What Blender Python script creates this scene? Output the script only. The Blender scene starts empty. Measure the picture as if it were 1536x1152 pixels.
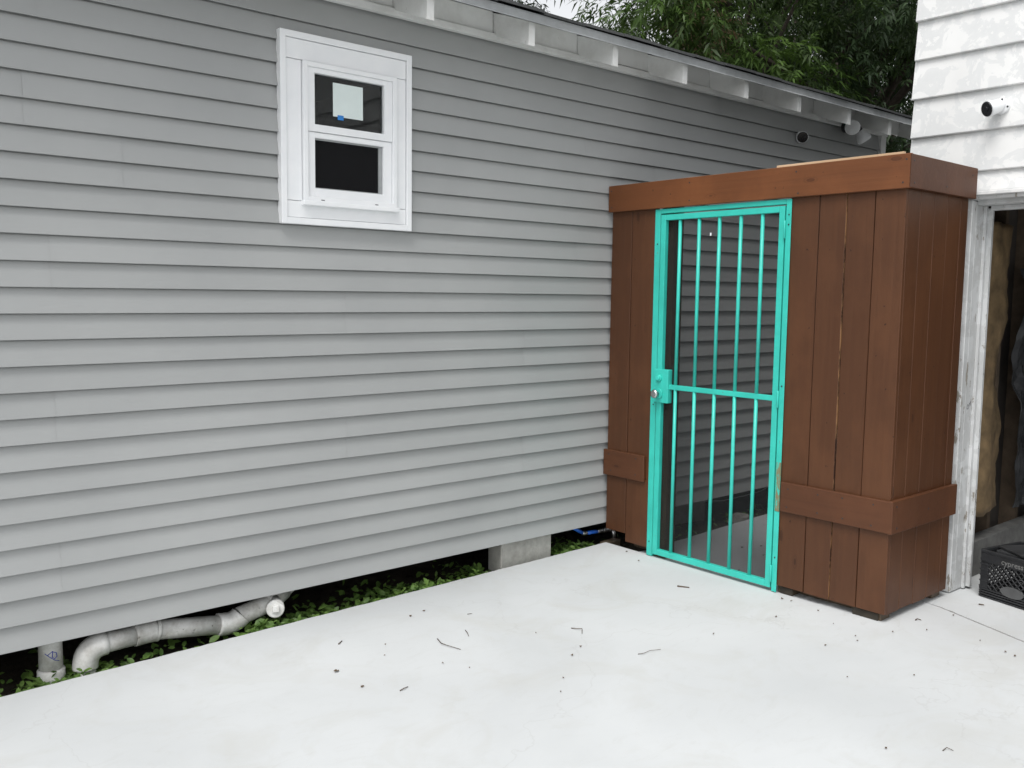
import bpy, bmesh, math, random
from mathutils import Vector, Matrix, noise as mnoise
import numpy as np
random.seed(7); rng = np.random.default_rng(7)
S = bpy.context.scene
COL = S.collection

# ------------------------------------------------------------------ camera
CAM_H = 1.555
F_PX = 1370.2
PP = (768.0, 576.0)
def _unit(v): return v / np.linalg.norm(v)
_ax = _unit(np.array([2372 - PP[0], 462 - PP[1], F_PX]))     # vanishing point of the house wall
_ay = _unit(np.array([-413 - PP[0], 428 - PP[1], F_PX]))     # vanishing point of the fence
_az = np.cross(_ax, _ay)
RW = np.array([_ax, _ay, _az])                                # camera -> world
cam_d = bpy.data.cameras.new('camera'); cam = bpy.data.objects.new('camera', cam_d); COL.objects.link(cam)
r_, u_, b_ = RW @ np.array([1, 0, 0]), RW @ np.array([0, -1, 0]), RW @ np.array([0, 0, -1])
cam.matrix_world = Matrix(((r_[0], u_[0], b_[0], 0), (r_[1], u_[1], b_[1], 0), (r_[2], u_[2], b_[2], CAM_H), (0, 0, 0, 1)))
cam_d.sensor_fit = 'HORIZONTAL'; cam_d.sensor_width = 36.0; cam_d.lens = F_PX / 1536 * 36
cam_d.clip_start = 0.05; cam_d.clip_end = 2000
S.camera = cam
def ray(px, py): return RW @ np.array([px - PP[0], py - PP[1], F_PX])
def on_ground(px, py, z=0.0):
    d = ray(px, py); t = (z - CAM_H) / d[2]; return Vector((d[0]*t, d[1]*t, z))
def on_y(px, py, y):
    d = ray(px, py); t = y / d[1]; return Vector((d[0]*t, y, CAM_H + d[2]*t))
def on_x(px, py, x):
    d = ray(px, py); t = x / d[0]; return Vector((x, d[1]*t, CAM_H + d[2]*t))

# ------------------------------------------------------------------ sky, sun, exposure (overcast noon)
SUN_EL, SUN_AZ = math.radians(60), math.radians(246)          # azimuth from +y clockwise: light comes from -x
world = bpy.data.worlds.new('World'); S.world = world; world.use_nodes = True
nt = world.node_tree; nt.nodes.clear()
sky = nt.nodes.new('ShaderNodeTexSky'); sky.sky_type = 'NISHITA'; sky.sun_disc = False
sky.sun_elevation = SUN_EL; sky.sun_rotation = SUN_AZ
sky.air_density = 1.0; sky.dust_density = 2.0; sky.ozone_density = 1.0
hs = nt.nodes.new('ShaderNodeHueSaturation'); hs.inputs['Saturation'].default_value = 0.10
bg = nt.nodes.new('ShaderNodeBackground'); bg.inputs['Strength'].default_value = 0.145
wo = nt.nodes.new('ShaderNodeOutputWorld')
nt.links.new(sky.outputs[0], hs.inputs['Color']); nt.links.new(hs.outputs[0], bg.inputs['Color']); nt.links.new(bg.outputs[0], wo.inputs['Surface'])
sun_d = bpy.data.lights.new('sun', 'SUN'); sun = bpy.data.objects.new('sun', sun_d); COL.objects.link(sun)
sun_d.energy = 1.4; sun_d.angle = math.radians(30); sun_d.color = (1.0, 0.985, 0.96)
sdir = Vector((math.sin(SUN_AZ)*math.cos(SUN_EL), math.cos(SUN_AZ)*math.cos(SUN_EL), math.sin(SUN_EL)))
sun.rotation_euler = sdir.to_track_quat('Z', 'Y').to_euler(); sun.location = (-4, -4, 9)
S.view_settings.view_transform = 'Standard'; S.view_settings.look = 'None'
S.view_settings.gamma = 1.0; S.view_settings.use_curve_mapping = False
S.view_settings.exposure = 0.62
S.render.resolution_x = 1024; S.render.resolution_y = 768
S.render.engine = 'CYCLES'

# ------------------------------------------------------------------ material helpers
def mat(name, base=(.5, .5, .5), rough=.6, metallic=0.0, spec=.5):
    m = bpy.data.materials.new(name); m.use_nodes = True
    b = m.node_tree.nodes['Principled BSDF']
    b.inputs['Base Color'].default_value = (*base, 1); b.inputs['Roughness'].default_value = rough
    b.inputs['Metallic'].default_value = metallic; b.inputs['Specular IOR Level'].default_value = spec
    return m, m.node_tree, b
def N(t, kind, **kw):
    n = t.nodes.new(kind)
    for k, v in kw.items():
        if k in n.inputs.keys(): n.inputs[k].default_value = v
        else: setattr(n, k, v)
    return n
def coords(t, scale=(1, 1, 1), kind='Object'):
    tc = t.nodes.new('ShaderNodeTexCoord'); mp = t.nodes.new('ShaderNodeMapping'); mp.inputs['Scale'].default_value = scale
    if kind == 'World':
        g = t.nodes.new('ShaderNodeNewGeometry'); t.links.new(g.outputs['Position'], mp.inputs['Vector'])
    else: t.links.new(tc.outputs[kind], mp.inputs['Vector'])
    return mp.outputs['Vector']
def noise(t, vec, scale, detail=4, rough=.55, dist=0):
    n = t.nodes.new('ShaderNodeTexNoise'); n.inputs['Scale'].default_value = scale; n.inputs['Detail'].default_value = detail
    n.inputs['Roughness'].default_value = rough; n.inputs['Distortion'].default_value = dist
    t.links.new(vec, n.inputs['Vector']); return n.outputs['Fac']
def ramp(t, fac, stops, interp='LINEAR'):
    r = t.nodes.new('ShaderNodeValToRGB'); r.color_ramp.interpolation = interp
    e = r.color_ramp.elements
    while len(e) < len(stops): e.new(.5)
    for i, (p, c) in enumerate(stops):
        e[i].position = p; e[i].color = (*c, 1) if isinstance(c, tuple) else (c, c, c, 1)
    t.links.new(fac, r.inputs['Fac']); return r.outputs['Color']
def mix(t, fac, a, b, mode='MIX'):
    m = t.nodes.new('ShaderNodeMix'); m.data_type = 'RGBA'; m.blend_type = mode
    for sock, v in ((0, fac), (6, a), (7, b)):
        if hasattr(v, 'links') or hasattr(v, 'is_linked'): t.links.new(v, m.inputs[sock])
        elif sock == 0: m.inputs[0].default_value = v
        else: m.inputs[sock].default_value = (*v, 1)
    return m.outputs[2]
def bump(t, b, height, strength=.2, dist=.01):
    n = t.nodes.new('ShaderNodeBump'); n.inputs['Strength'].default_value = strength; n.inputs['Distance'].default_value = dist
    t.links.new(height, n.inputs['Height']); t.links.new(n.outputs['Normal'], b.inputs['Normal'])
def rnd(t): return t.nodes.new('ShaderNodeObjectInfo').outputs['Random']

M = {}
# vinyl siding: cool grey, embossed grain, a little grime and scuffs
m, t, b = mat('grey_vinyl', rough=.42, spec=.35); M['siding'] = m
v = coords(t, (1.2, 1, 1), 'World')
big = noise(t, v, 1.3, 4)
c = ramp(t, big, [(.3, (.348, .357, .355)), (.7, (.386, .395, .391))])
c = mix(t, .07, c, ramp(t, rnd(t), [(0, .2), (1, .5)]))
fs = noise(t, coords(t, (1, 1, 2), 'World'), 55, 3, .7)
c = mix(t, ramp(t, fs, [(.74, 0.0), (.80, .5)]), c, (.52, .52, .51))
t.links.new(c, b.inputs['Base Color'])
gr = noise(t, coords(t, (6, 40, 170), 'World'), 1.0, 5, .6)
bump(t, b, gr, .16, .003)
# white vinyl window
m, t, b = mat('white_vinyl', (.80, .81, .82), .35); M['vinyl'] = m
v = coords(t); c = ramp(t, noise(t, v, 9, 5), [(.35, (.83, .845, .86)), (.65, (.87, .88, .89))]); t.links.new(c, b.inputs['Base Color'])
# white painted wood of eaves, slightly dirty
m, t, b = mat('eave_paint', rough=.55); M['eave'] = m
v = coords(t, (1, 1, 1), 'World')
c = ramp(t, noise(t, v, 5, 6, .65), [(.28, (.60, .60, .58)), (.55, (.74, .745, .73))])
c = mix(t, ramp(t, noise(t, v, 24, 4), [(.70, 0.0), (.78, .7)]), c, (.30, .28, .25)); t.links.new(c, b.inputs['Base Color'])
bump(t, b, noise(t, coords(t, (4, 30, 30), 'World'), 4, 4), .12, .004)
# weathered white paint, flaking to grey wood (garage)
def flaky(name, lo, hi, peel=(.70, .745), grey=(.66, .67, .66), wood=(.24, .22, .19), sc=4.0, bare=.735):
    m, t, b = mat(name, rough=.6); v = coords(t, (1, 1, 1), 'World')
    c = ramp(t, noise(t, v, 3, 4), [(.3, lo), (.7, hi)])
    n1 = noise(t, v, sc, 9, .62, .5)
    c = mix(t, ramp(t, n1, [(.47, 0.0), (.485, .55), (.60, .75), (.615, 0.0)]), c, grey)
    n2 = noise(t, coords(t, (9, 9, 3.2), 'World'), 2.6, 8, .68, .3)
    f2 = ramp(t, n2, [(bare, 0.0), (bare+.012, 1.0)])
    c = mix(t, f2, c, wood)
    t.links.new(c, b.inputs['Base Color']); bump(t, b, mix(t, .5, n1, n2), .25, .004)
    return m
M['garage'] = flaky('garage_siding_paint', (.68, .68, .67), (.75, .75, .74), sc=8.5, bare=.74, grey=(.59, .60, .60))
M['jamb'] = flaky('garage_jamb_paint', (.50, .51, .51), (.63, .64, .64), sc=7.0, bare=.61, grey=(.46, .465, .46))
# brown stained boards
def wood(name, a, bcol, vert=True, raw=None):
    m, t, b = mat(name, rough=.52, spec=.35)
    sc = (26, 26, 1.1) if vert else (26, 1.1, 26)
    v = coords(t, sc)
    ri = rnd(t)
    add = t.nodes.new('ShaderNodeVectorMath'); add.operation = 'ADD'; t.links.new(v, add.inputs[0])
    sv = t.nodes.new('ShaderNodeVectorMath'); sv.operation = 'SCALE'; t.links.new(ri, sv.inputs['Scale']); sv.inputs[0].default_value = (61, 37, 23); t.links.new(sv.outputs[0], add.inputs[1])
    g = noise(t, add.outputs[0], 1.0, 6, .62, .8)
    c = ramp(t, g, [(.15, a), (.85, bcol)])
    c = mix(t, ramp(t, ri, [(0, 0.0), (1, .28)]), c, (a[0]*.72, a[1]*.72, a[2]*.72))
    blot = noise(t, coords(t, (1, 1, .7), 'World'), 3.0, 5, .6)
    c = mix(t, ramp(t, blot, [(.46, 0.0), (.72, .55)]), c, (bcol[0]*1.3, bcol[1]*1.3, bcol[2]*1.3))
    vo = t.nodes.new('ShaderNodeTexVoronoi'); vo.inputs['Scale'].default_value = 1.0; vo.inputs['Randomness'].default_value = 1.0
    wv = t.nodes.new('ShaderNodeVectorMath'); wv.operation = 'ADD'; t.links.new(coords(t, (7, 7, 2.6) if vert else (7, 2.6, 7)), wv.inputs[0]); t.links.new(sv.outputs[0], wv.inputs[1])
    t.links.new(wv.outputs[0], vo.inputs['Vector'])
    c = mix(t, ramp(t, vo.outputs['Distance'], [(.0, .75), (.055, .55), (.07, .75), (.085, .0), (.11, .25), (.125, 0.0)]), c, (a[0]*.45, a[1]*.42, a[2]*.4))
    nail = noise(t, coords(t, (1, 1, 1), 'World'), 38, 2, .5)
    c = mix(t, ramp(t, nail, [(.735, 0.0), (.765, .8)]), c, (a[0]*.3, a[1]*.3, a[2]*.3))
    t.links.new(c, b.inputs['Base Color']); bump(t, b, g, .3, .004); return m
M['board'] = wood('brown_board_stain', (.067, .0250, .0100), (.100, .0400, .0163))
M['beam'] = wood('brown_beam_stain', (.118, .040, .0130), (.172, .061, .0205), vert=False)
M['batten'] = wood('brown_batten_stain', (.070, .0255, .0105), (.100, .038, .0160), vert=False)
m, t, b = mat('raw_board_edge', rough=.8); M['rawwood'] = m
c = ramp(t, noise(t, coords(t, (9, 9, 4), 'World'), 1.0, 5, .7), [(.46, (.05, .02, .011)), (.56, (.40, .22, .10))]); t.links.new(c, b.inputs['Base Color'])
M['rawcap'] = wood('raw_pine_plank', (.50, .34, .20), (.62, .45, .29), vert=False)
M['oldpost'] = wood('weathered_post', (.075, .055, .036), (.125, .094, .062))
# turquoise steel with rust
m, t, b = mat('turquoise_paint', rough=.38); M['teal'] = m
v = coords(t, (1, 1, 1), 'World')
c = ramp(t, noise(t, v, 7, 4), [(.3, (.034, .46, .38)), (.7, (.044, .58, .48))])
rn = noise(t, coords(t, (1, 1, .6), 'World'), 20, 7, .7)
c = mix(t, ramp(t, rn, [(.665, 0.0), (.70, .8)]), c, (.20, .12, .05))
t.links.new(c, b.inputs['Base Color']); bump(t, b, noise(t, v, 70, 3), .08, .002)
m, t, b = mat('worn_turquoise', rough=.6); M['tealworn'] = m
rn = noise(t, coords(t, (1, 2.2, .5), 'World'), 26, 6, .7)
c = ramp(t, rn, [(.40, (.04, .50, .40)), (.46, (.16, .28, .17)), (.53, (.22, .14, .06)), (.62, (.10, .36, .28))]); t.links.new(c, b.inputs['Base Color'])
m, t, b = mat('brushed_steel', (.55, .55, .55), .3, 1.0); M['steel'] = m
# concrete slab, white painted
m, t, b = mat('pale_concrete', rough=.78, spec=.25); M['slab'] = m
v = coords(t, (1, 1, 1), 'World')
c = ramp(t, noise(t, v, .9, 5, .55, .4), [(.3, (.50, .515, .52)), (.7, (.585, .60, .605))])
st = noise(t, v, 2.1, 7, .66, 1.2)
c = mix(t, ramp(t, st, [(.50, 0.0), (.66, .30)]), c, (.46, .455, .42))
wvn = t.nodes.new('ShaderNodeTexVoronoi'); wvn.feature = 'DISTANCE_TO_EDGE'; wvn.inputs['Scale'].default_value = .55
dv = t.nodes.new('ShaderNodeVectorMath'); dv.operation = 'ADD'; nz = t.nodes.new('ShaderNodeTexNoise'); nz.inputs['Scale'].default_value = 2.5; nz.inputs['Detail'].default_value = 6; t.links.new(v, nz.inputs['Vector'])
t.links.new(v, dv.inputs[0]); t.links.new(nz.outputs['Color'], dv.inputs[1]); t.links.new(dv.outputs[0], wvn.inputs['Vector'])
c = mix(t, ramp(t, wvn.outputs['Distance'], [(0, .22), (.004, 0.0)]), c, (.36, .355, .34))
c = mix(t, ramp(t, noise(t, coords(t, (1.0, 2.6, 1), 'World'), 3.4, 7, .7, 2.2), [(.54, 0.0), (.74, .28)]), c, (.44, .44, .42))
sp = noise(t, v, 42, 3, .75)
c = mix(t, ramp(t, sp, [(.725, 0.0), (.77, .6)]), c, (.27, .26, .24))
t.links.new(c, b.inputs['Base Color']); bump(t, b, noise(t, v, 120, 4, .6), .12, .002)
# block, dirt, etc.
m, t, b = mat('concrete_block', rough=.9, spec=.2); M['block'] = m
v = coords(t); c = ramp(t, noise(t, v, 14, 7, .7), [(.3, (.30, .295, .27)), (.7, (.47, .46, .43))]); t.links.new(c, b.inputs['Base Color']); bump(t, b, noise(t, v, 60, 5), .5, .004)
m, t, b = mat('damp_soil', rough=.95, spec=.15); M['soil'] = m
v = coords(t, (1, 1, 1), 'World'); c = ramp(t, noise(t, v, 6, 8, .7), [(.3, (.022, .019, .014)), (.7, (.075, .062, .046))]); t.links.new(c, b.inputs['Base Color']); bump(t, b, noise(t, v, 30, 6, .7), .8, .03)
m, t, b = mat('pvc', rough=.45); M['pvc'] = m
v = coords(t, (1, 1, 1), 'World'); c = ramp(t, noise(t, v, 13, 7, .7), [(.33, (.36, .35, .32)), (.60, (.60, .60, .58))])
c = mix(t, ramp(t, noise(t, v, 60, 3, .6), [(.66, 0.0), (.72, .7)]), c, (.12, .11, .09)); t.links.new(c, b.inputs['Base Color'])
m, t, b = mat('pvc_fitting', rough=.4); M['pvcfit'] = m
v = coords(t, (1, 1, 1), 'World'); c = ramp(t, noise(t, v, 13, 6, .7), [(.34, (.50, .49, .46)), (.58, (.72, .72, .70))]); t.links.new(c, b.inputs['Base Color'])
def plain(key, base, rough=.6, metallic=0.0, var=.18, sc=14):
    m, t, b = mat(key, base, rough, metallic); M[key] = m
    v = coords(t); f = noise(t, v, sc, 5, .6)
    lo = tuple(x*(1-var) for x in base); hi = tuple(min(1, x*(1+var)) for x in base)
    t.links.new(ramp(t, f, [(.3, lo), (.7, hi)]), b.inputs['Base Color']); return m
plain('blue_ink', (.03, .05, .35)); plain('blue_pex', (.015, .12, .55), .35); plain('blue_tape', (.03, .22, .60), .7)
plain('black_plastic', (.022, .023, .025), .42); plain('crate_plastic', (.019, .020, .022), .5, var=.35); plain('kerb', (.13, .13, .125), .9, var=.3); plain('foot', (.035, .029, .021), .9, var=.4); plain('oval_grey', (.085, .087, .088), .6); plain('grey_print', (.17, .17, .165), .7)
plain('camera_white', (.78, .79, .80), .35, var=.04); plain('lens_black', (.012, .012, .014), .12)
plain('paper', (.70, .78, .76), .8, var=.03); plain('pencil', (.10, .10, .11), .8)
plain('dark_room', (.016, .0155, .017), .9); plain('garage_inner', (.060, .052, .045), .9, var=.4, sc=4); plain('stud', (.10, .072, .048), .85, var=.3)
plain('insulation_paper', (.17, .115, .058), .75, var=.5, sc=9); plain('fluff', (.27, .20, .115), .95, var=.3, sc=30)
plain('plastic_wrap', (.04, .041, .043), .35, var=.4, sc=9); plain('gable', (.33, .335, .34), .5)
plain('drip_metal', (.36, .375, .38), .45, 0.2, var=.12); plain('twig', (.085, .062, .045), .9, var=.3); plain('dryleaf', (.11, .075, .045), .9, var=.4)
plain('tanleaf', (.42, .29, .15), .85, var=.3); plain('bark', (.065, .052, .042), .95, var=.4, sc=10); plain('wire', (.40, .40, .39), .5)
plain('joint_filler', (.20, .19, .18), .95, var=.5, sc=40); plain('lamp_glass', (.62, .63, .63), .25, var=.05); plain('stone', (.26, .25, .23), .9, var=.3)
m, t, b = mat('asphalt_shingle', rough=.95, spec=.2); M['shingle'] = m
v = coords(t, (1, 1, 1), 'World'); c = ramp(t, noise(t, v, 120, 3, .8), [(.3, (.035, .038, .038)), (.7, (.12, .125, .126))]); c = mix(t, .3, c, ramp(t, rnd(t), [(0, .02), (1, .10)])); t.links.new(c, b.inputs['Base Color'])
# window glass: thin clear sheet with a sky/wall reflection
m = bpy.data.materials.new('window_glass'); m.use_nodes = True; t = m.node_tree; t.nodes.clear(); M['glass'] = m
o_ = t.nodes.new('ShaderNodeOutputMaterial'); mx = t.nodes.new('ShaderNodeMixShader'); tr = t.nodes.new('ShaderNodeBsdfTransparent'); gl = t.nodes.new('ShaderNodeBsdfGlossy')
tr.inputs['Color'].default_value = (.82, .85, .85, 1); gl.inputs['Roughness'].default_value = .02
fr = t.nodes.new('ShaderNodeFresnel'); fr.inputs['IOR'].default_value = 1.36
t.links.new(fr.outputs[0], mx.inputs[0]); t.links.new(tr.outputs[0], mx.inputs[1]); t.links.new(gl.outputs[0], mx.inputs[2]); t.links.new(mx.outputs[0], o_.inputs['Surface'])
# insect screen on the lower sash
m, t, b = mat('insect_screen', (.012, .012, .013), .8, spec=.1); M['screen'] = m; b.inputs['Alpha'].default_value = .8
m, t, b = mat('gate_mesh', (.020, .021, .022), .8, spec=.1); M['gate_mesh'] = m; b.inputs['Alpha'].default_value = .36
# leaves
def leafmat(key, a, bb, trans=.35, worldscale=1.2):
    m = bpy.data.materials.new(key); m.use_nodes = True; t = m.node_tree; b = t.nodes['Principled BSDF']; M[key] = m
    f = noise(t, coords(t, (1, 1, 1), 'World'), worldscale, 5, .7)
    c = ramp(t, f, [(.32, a), (.68, bb)]); t.links.new(c, b.inputs['Base Color']); b.inputs['Roughness'].default_value = .45
    b.inputs['Specular IOR Level'].default_value = .4
    tl = t.nodes.new('ShaderNodeBsdfTranslucent'); mx = t.nodes.new('ShaderNodeMixShader'); mx.inputs[0].default_value = trans
    t.links.new(c, tl.inputs['Color']); o = t.nodes['Material Output']
    t.links.new(b.outputs[0], mx.inputs[1]); t.links.new(tl.outputs[0], mx.inputs[2]); t.links.new(mx.outputs[0], o.inputs['Surface'])
leafmat('leaf_pecan', (.038, .072, .020), (.082, .135, .036)); leafmat('leaf_fresh', (.06, .115, .024), (.115, .20, .04), .4)
leafmat('leaf_dark', (.024, .048, .020), (.052, .085, .034)); leafmat('leaf_weed', (.06, .13, .028), (.20, .32, .075), .3, 14)
leafmat('leaf_dead', (.30, .20, .12), (.42, .30, .20))

# ------------------------------------------------------------------ mesh helpers
WL = {}                                                       # world location of every parent
def link(o, parent=None, wloc=(0, 0, 0)):
    COL.objects.link(o); wl = Vector(wloc); WL[o.name] = wl
    if parent is not None:
        o.parent = parent; o.location = wl - WL[parent.name]
    else: o.location = wl
    return o
def tag(o, label=None, cat=None, group=None, kind=None):
    for k, val in (('label', label), ('category', cat), ('group', group), ('kind', kind)):
        if val: o[k] = val
    return o
def thing(name, loc, label, cat, group=None):
    o = bpy.data.objects.new(name, None); o.empty_display_size = .1; link(o, None, loc); return tag(o, label, cat, group)
def mesh_obj(name, verts, faces, material, parent=None, wloc=(0, 0, 0), smooth=False, local=True):
    me = bpy.data.meshes.new(name)
    if not local: verts = [Vector(v) - Vector(wloc) for v in verts]
    me.from_pydata([tuple(v) for v in verts], [], faces); me.update()
    ms = material if isinstance(material, (list, tuple)) else [material]
    for x in ms: me.materials.append(x)
    if smooth: me.polygons.foreach_set('use_smooth', [True]*len(me.polygons))
    return link(bpy.data.objects.new(name, me), parent, wloc)
def bm_obj(name, bm, material, parent=None, wloc=(0, 0, 0), smooth=False):
    me = bpy.data.meshes.new(name); bm.to_mesh(me); bm.free()
    ms = material if isinstance(material, (list, tuple)) else [material]
    for x in ms: me.materials.append(x)
    if smooth: me.polygons.foreach_set('use_smooth', [True]*len(me.polygons))
    return link(bpy.data.objects.new(name, me), parent, wloc)
def bm_box(bm, x0, x1, y0, y1, z0, z1, bev=0.0, rot=None):
    r = bmesh.ops.create_cube(bm, size=1.0); vs = r['verts']
    bmesh.ops.scale(bm, vec=(x1-x0, y1-y0, z1-z0), verts=vs)
    if bev > 0:
        es = list({e for v in vs for e in v.link_edges})
        rr = bmesh.ops.bevel(bm, geom=es, offset=bev, segments=1, affect='EDGES'); vs = list({v for f in rr['faces'] for v in f.verts} | {v for v in vs if v.is_valid})
    if rot is not None: bmesh.ops.rotate(bm, verts=vs, matrix=rot)
    bmesh.ops.translate(bm, vec=((x0+x1)/2, (y0+y1)/2, (z0+z1)/2), verts=vs)
    return vs
def box(name, x0, x1, y0, y1, z0, z1, material, parent=None, bev=.0015, rot=None):
    c = Vector(((x0+x1)/2, (y0+y1)/2, (z0+z1)/2)); bm = bmesh.new()
    bm_box(bm, x0-c.x, x1-c.x, y0-c.y, y1-c.y, z0-c.z, z1-c.z, bev)
    o = bm_obj(name, bm, material, parent, c)
    if rot: o.rotation_euler = rot
    return o
def tube_geo(pts, radii, seg=12, caps=True):
    pts = [Vector(p) for p in pts]; n = len(pts)
    if not hasattr(radii, '__len__'): radii = [radii]*n
    verts, faces = [], []; up = None
    for i, p in enumerate(pts):
        d = (pts[min(i+1, n-1)] - pts[max(i-1, 0)]).normalized()
        if up is None:
            up = d.orthogonal().normalized()
        up = (up - d*up.dot(d)); up = up.normalized() if up.length > 1e-6 else d.orthogonal().normalized()
        sd = d.cross(up)
        for k in range(seg):
            a = 2*math.pi*k/seg; verts.append(p + (up*math.cos(a) + sd*math.sin(a))*radii[i])
    for i in range(n-1):
        for k in range(seg):
            a, b2 = i*seg+k, i*seg+(k+1) % seg; faces.append((a, b2, b2+seg, a+seg))
    if caps: faces += [tuple(range(seg-1, -1, -1)), tuple(range((n-1)*seg, n*seg))]
    return verts, faces
def tube(name, pts, radii, material, parent=None, seg=12, smooth=True):
    v, f = tube_geo(pts, radii, seg); w = Vector(pts[0])
    o = mesh_obj(name, v, f, material, parent, w, smooth, local=False)
    if smooth:
        for p in o.data.polygons:
            if len(p.vertices) > 4: p.use_smooth = False
    return o
def join_geo(parts):
    V, F = [], []
    for v, f in parts:
        k = len(V); V += list(v); F += [tuple(i+k for i in q) for q in f]
    return V, F
def cyl(name, a, b2, r, material, parent=None, seg=24, r2=None):
    """closed cylinder from a to b with slightly eased ends"""
    a, b2 = Vector(a), Vector(b2); L = (b2-a).length; d = (b2-a)/L; e = min(.1*r, L*.2); r2 = r if r2 is None else r2
    return tube(name, [a, a+d*e, b2-d*e, b2], [r-e, r, r2, r2-e], material, parent, seg)

# ------------------------------------------------------------------ the setting: ground and slabs
W = 3.92                                                      # face of the house siding
bm = bmesh.new()
gv = []
gx = [-400, -60, -10] + [i*.25 for i in range(-16, 41)] + [16, 60, 400]
gy = [-400, -60, -10, -2, 2, 3.3] + [3.5+i*.12 for i in range(16)] + [6, 8, 11, 20, 60, 400]
for j, y in enumerate(gy):
    for i, x in enumerate(gx):
        z = -.085 + (.025*mnoise.noise(Vector((x*2.1, y*2.1, 0))) if 3.4 < y < 5.4 else 0)
        gv.append(bm.verts.new((x, y, z)))
nx = len(gx)
for j in range(len(gy)-1):
    for i in range(nx-1): bm.faces.new((gv[j*nx+i], gv[j*nx+i+1], gv[(j+1)*nx+i+1], gv[(j+1)*nx+i]))
g = bm_obj('ground', bm, M['soil']); tag(g, kind='structure')
def slab(name, poly, top=0.0, th=.10):
    bm = bmesh.new(); vs = [bm.verts.new((x, y, top)) for x, y in poly]; f = bm.faces.new(vs)
    if f.normal.z < 0: bmesh.ops.reverse_faces(bm, faces=[f])
    r = bmesh.ops.extrude_face_region(bm, geom=[f]); nv = [e for e in r['geom'] if isinstance(e, bmesh.types.BMVert)]
    bmesh.ops.translate(bm, vec=(0, 0, -th), verts=nv); bmesh.ops.recalc_face_normals(bm, faces=bm.faces[:])
    return tag(bm_obj(name, bm, M['slab']), kind='structure')
edge = []
x = 4.16
while x > -7:
    j = .005*mnoise.noise(Vector((x*9, 0, 3)))+.004*mnoise.noise(Vector((x*37, 0, 7)))
    edge.append((x, 3.794+.0272*x + j)); x -= .035
jx = lambda y: 4.604 + (y-2.0)*.375                            # construction joint in front of the garage
slab('concrete_slab', [(jx(-9), -9), (jx(2.0), 2.0), (4.62, 2.08), (4.62, 2.42), (4.16, 2.42)] + edge + [(-7, -9)])
slab('garage_apron', [(jx(-9)+.022, -9)] + [(jx(y)+.019+.007*mnoise.noise(Vector((y*23, 1, 1))), y) for y in [1.0+.02*i for i in range(51)]] + [(4.634, 2.08), (4.634, 2.415), (9.5, 2.415), (9.5, -9)], top=-.002)
o = box('joint_strip', 4.1, 4.75, 1.0, 2.4, -.05, -.005, M['joint_filler'], bev=0); tag(o, kind='structure')
e2 = []
x = 11.0
while x > 4.17:
    e2.append((x, 3.655+.06*(x-4.5) + .012*mnoise.noise(Vector((x*7, 2, 3))) if x < 6.2 else 3.757)); x -= .06
slab('walkway', [(4.168, 2.425), (11, 2.425)] + e2 + [(4.168, 3.64)], top=-.003)

# ------------------------------------------------------------------ house
house = thing('house', (1.7, 3.92, -.08), 'long house clad in grey horizontal vinyl siding with white open rafter eaves', 'house')
Z0, EXP = .126, .1026
XL, XR = -3.6, 7.385
NC = 27
WX0, WX1, WZ0, WZ1 = 1.949, 2.663, 1.870, 2.735               # window trim outline
seams = {14: .975, 15: .975, 8: .975, 9: .975, 2: .975, 3: .975, 12: 2.297, 13: 2.297, 6: 2.297, 7: 2.297, 0: 3.42, 1: 3.42,
         10: 3.46, 11: 3.46, 4: 3.46, 5: 3.46, 16: .20, 17: .20, 18: 4.9, 19: 4.9, 20: .9, 21: .9, 22: 3.9, 23: 3.9, 24: 4.6, 25: 4.6, 26: 5.2}
def course(k, x0, x1, proud, clip=0):
    zb = Z0 + k*EXP; top = zb + EXP + .011
    if k == NC-1: top = 2.93
    n = max(2, int((x1-x0)/.12)+1)
    prof = [(.0310, .010), (.0058, .009), (.0050, 0.0), (.0010, .0004), (.0002, .0022), (.0010, .006), (.0195, EXP-.004), (.0300, None)]   # (depth, height)
    V, F = [], []
    c = Vector(((x0+x1)/2, W, zb))
    for i in range(n):
        x = x0 + (x1-x0)*i/(n-1)
        dy = .0008*mnoise.noise(Vector((x*.9, k*3.1, 1.7))) + .0007*mnoise.noise(Vector((x*4.1, k*7.3, 9)))
        dz = .0012*mnoise.noise(Vector((x*.55, k*5.7, 4.2)))
        for (d, h) in prof:
            V.append((x - c.x, d + dy - proud, (top-zb if h is None else h) + (dz if h is not None else 0)))
    if clip: V = [(a, b2 if z > clip-zb else .0012+.0233*(clip-zb)/(top-zb), max(z, clip-zb)) for a, b2, z in V]
    m5 = len(prof)
    for i in range(n-1):
        for q in range(m5-1):
            a = i*m5+q; F.append((a, a+m5, a+m5+1, a+1))
    o = mesh_obj('siding_board', V, F, M['siding'], house, c)
    return o
for k in range(NC):
    zb, zt = Z0+k*EXP, Z0+(k+1)*EXP
    cuts = [(XL, XR)]
    if zt > WZ0+.02 and zb < WZ1-.02: cuts = [(XL, WX0+.004), (WX1-.004, XR)]
    if len(cuts) > 1 and zt > WZ1: course(k, WX0-.002, WX1+.002, .0034, WZ1-.004)
    out = []
    for a, bb in cuts:
        ss = [s for s in (seams[k]-3.66, seams[k], seams[k]+3.66) if a+.15 < s < bb-.15]
        pts = [a]+ss+[bb]
        for q in range(len(pts)-1): out.append((pts[q], pts[q+1]))
    for q, (a, bb) in enumerate(out):
        first = abs(a-XL) < 1e-6
        course(k, a, bb + (.02 if q < len(out)-1 and out[q+1][0] == bb else 0), .0 if (q % 2) else .0022)
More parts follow.
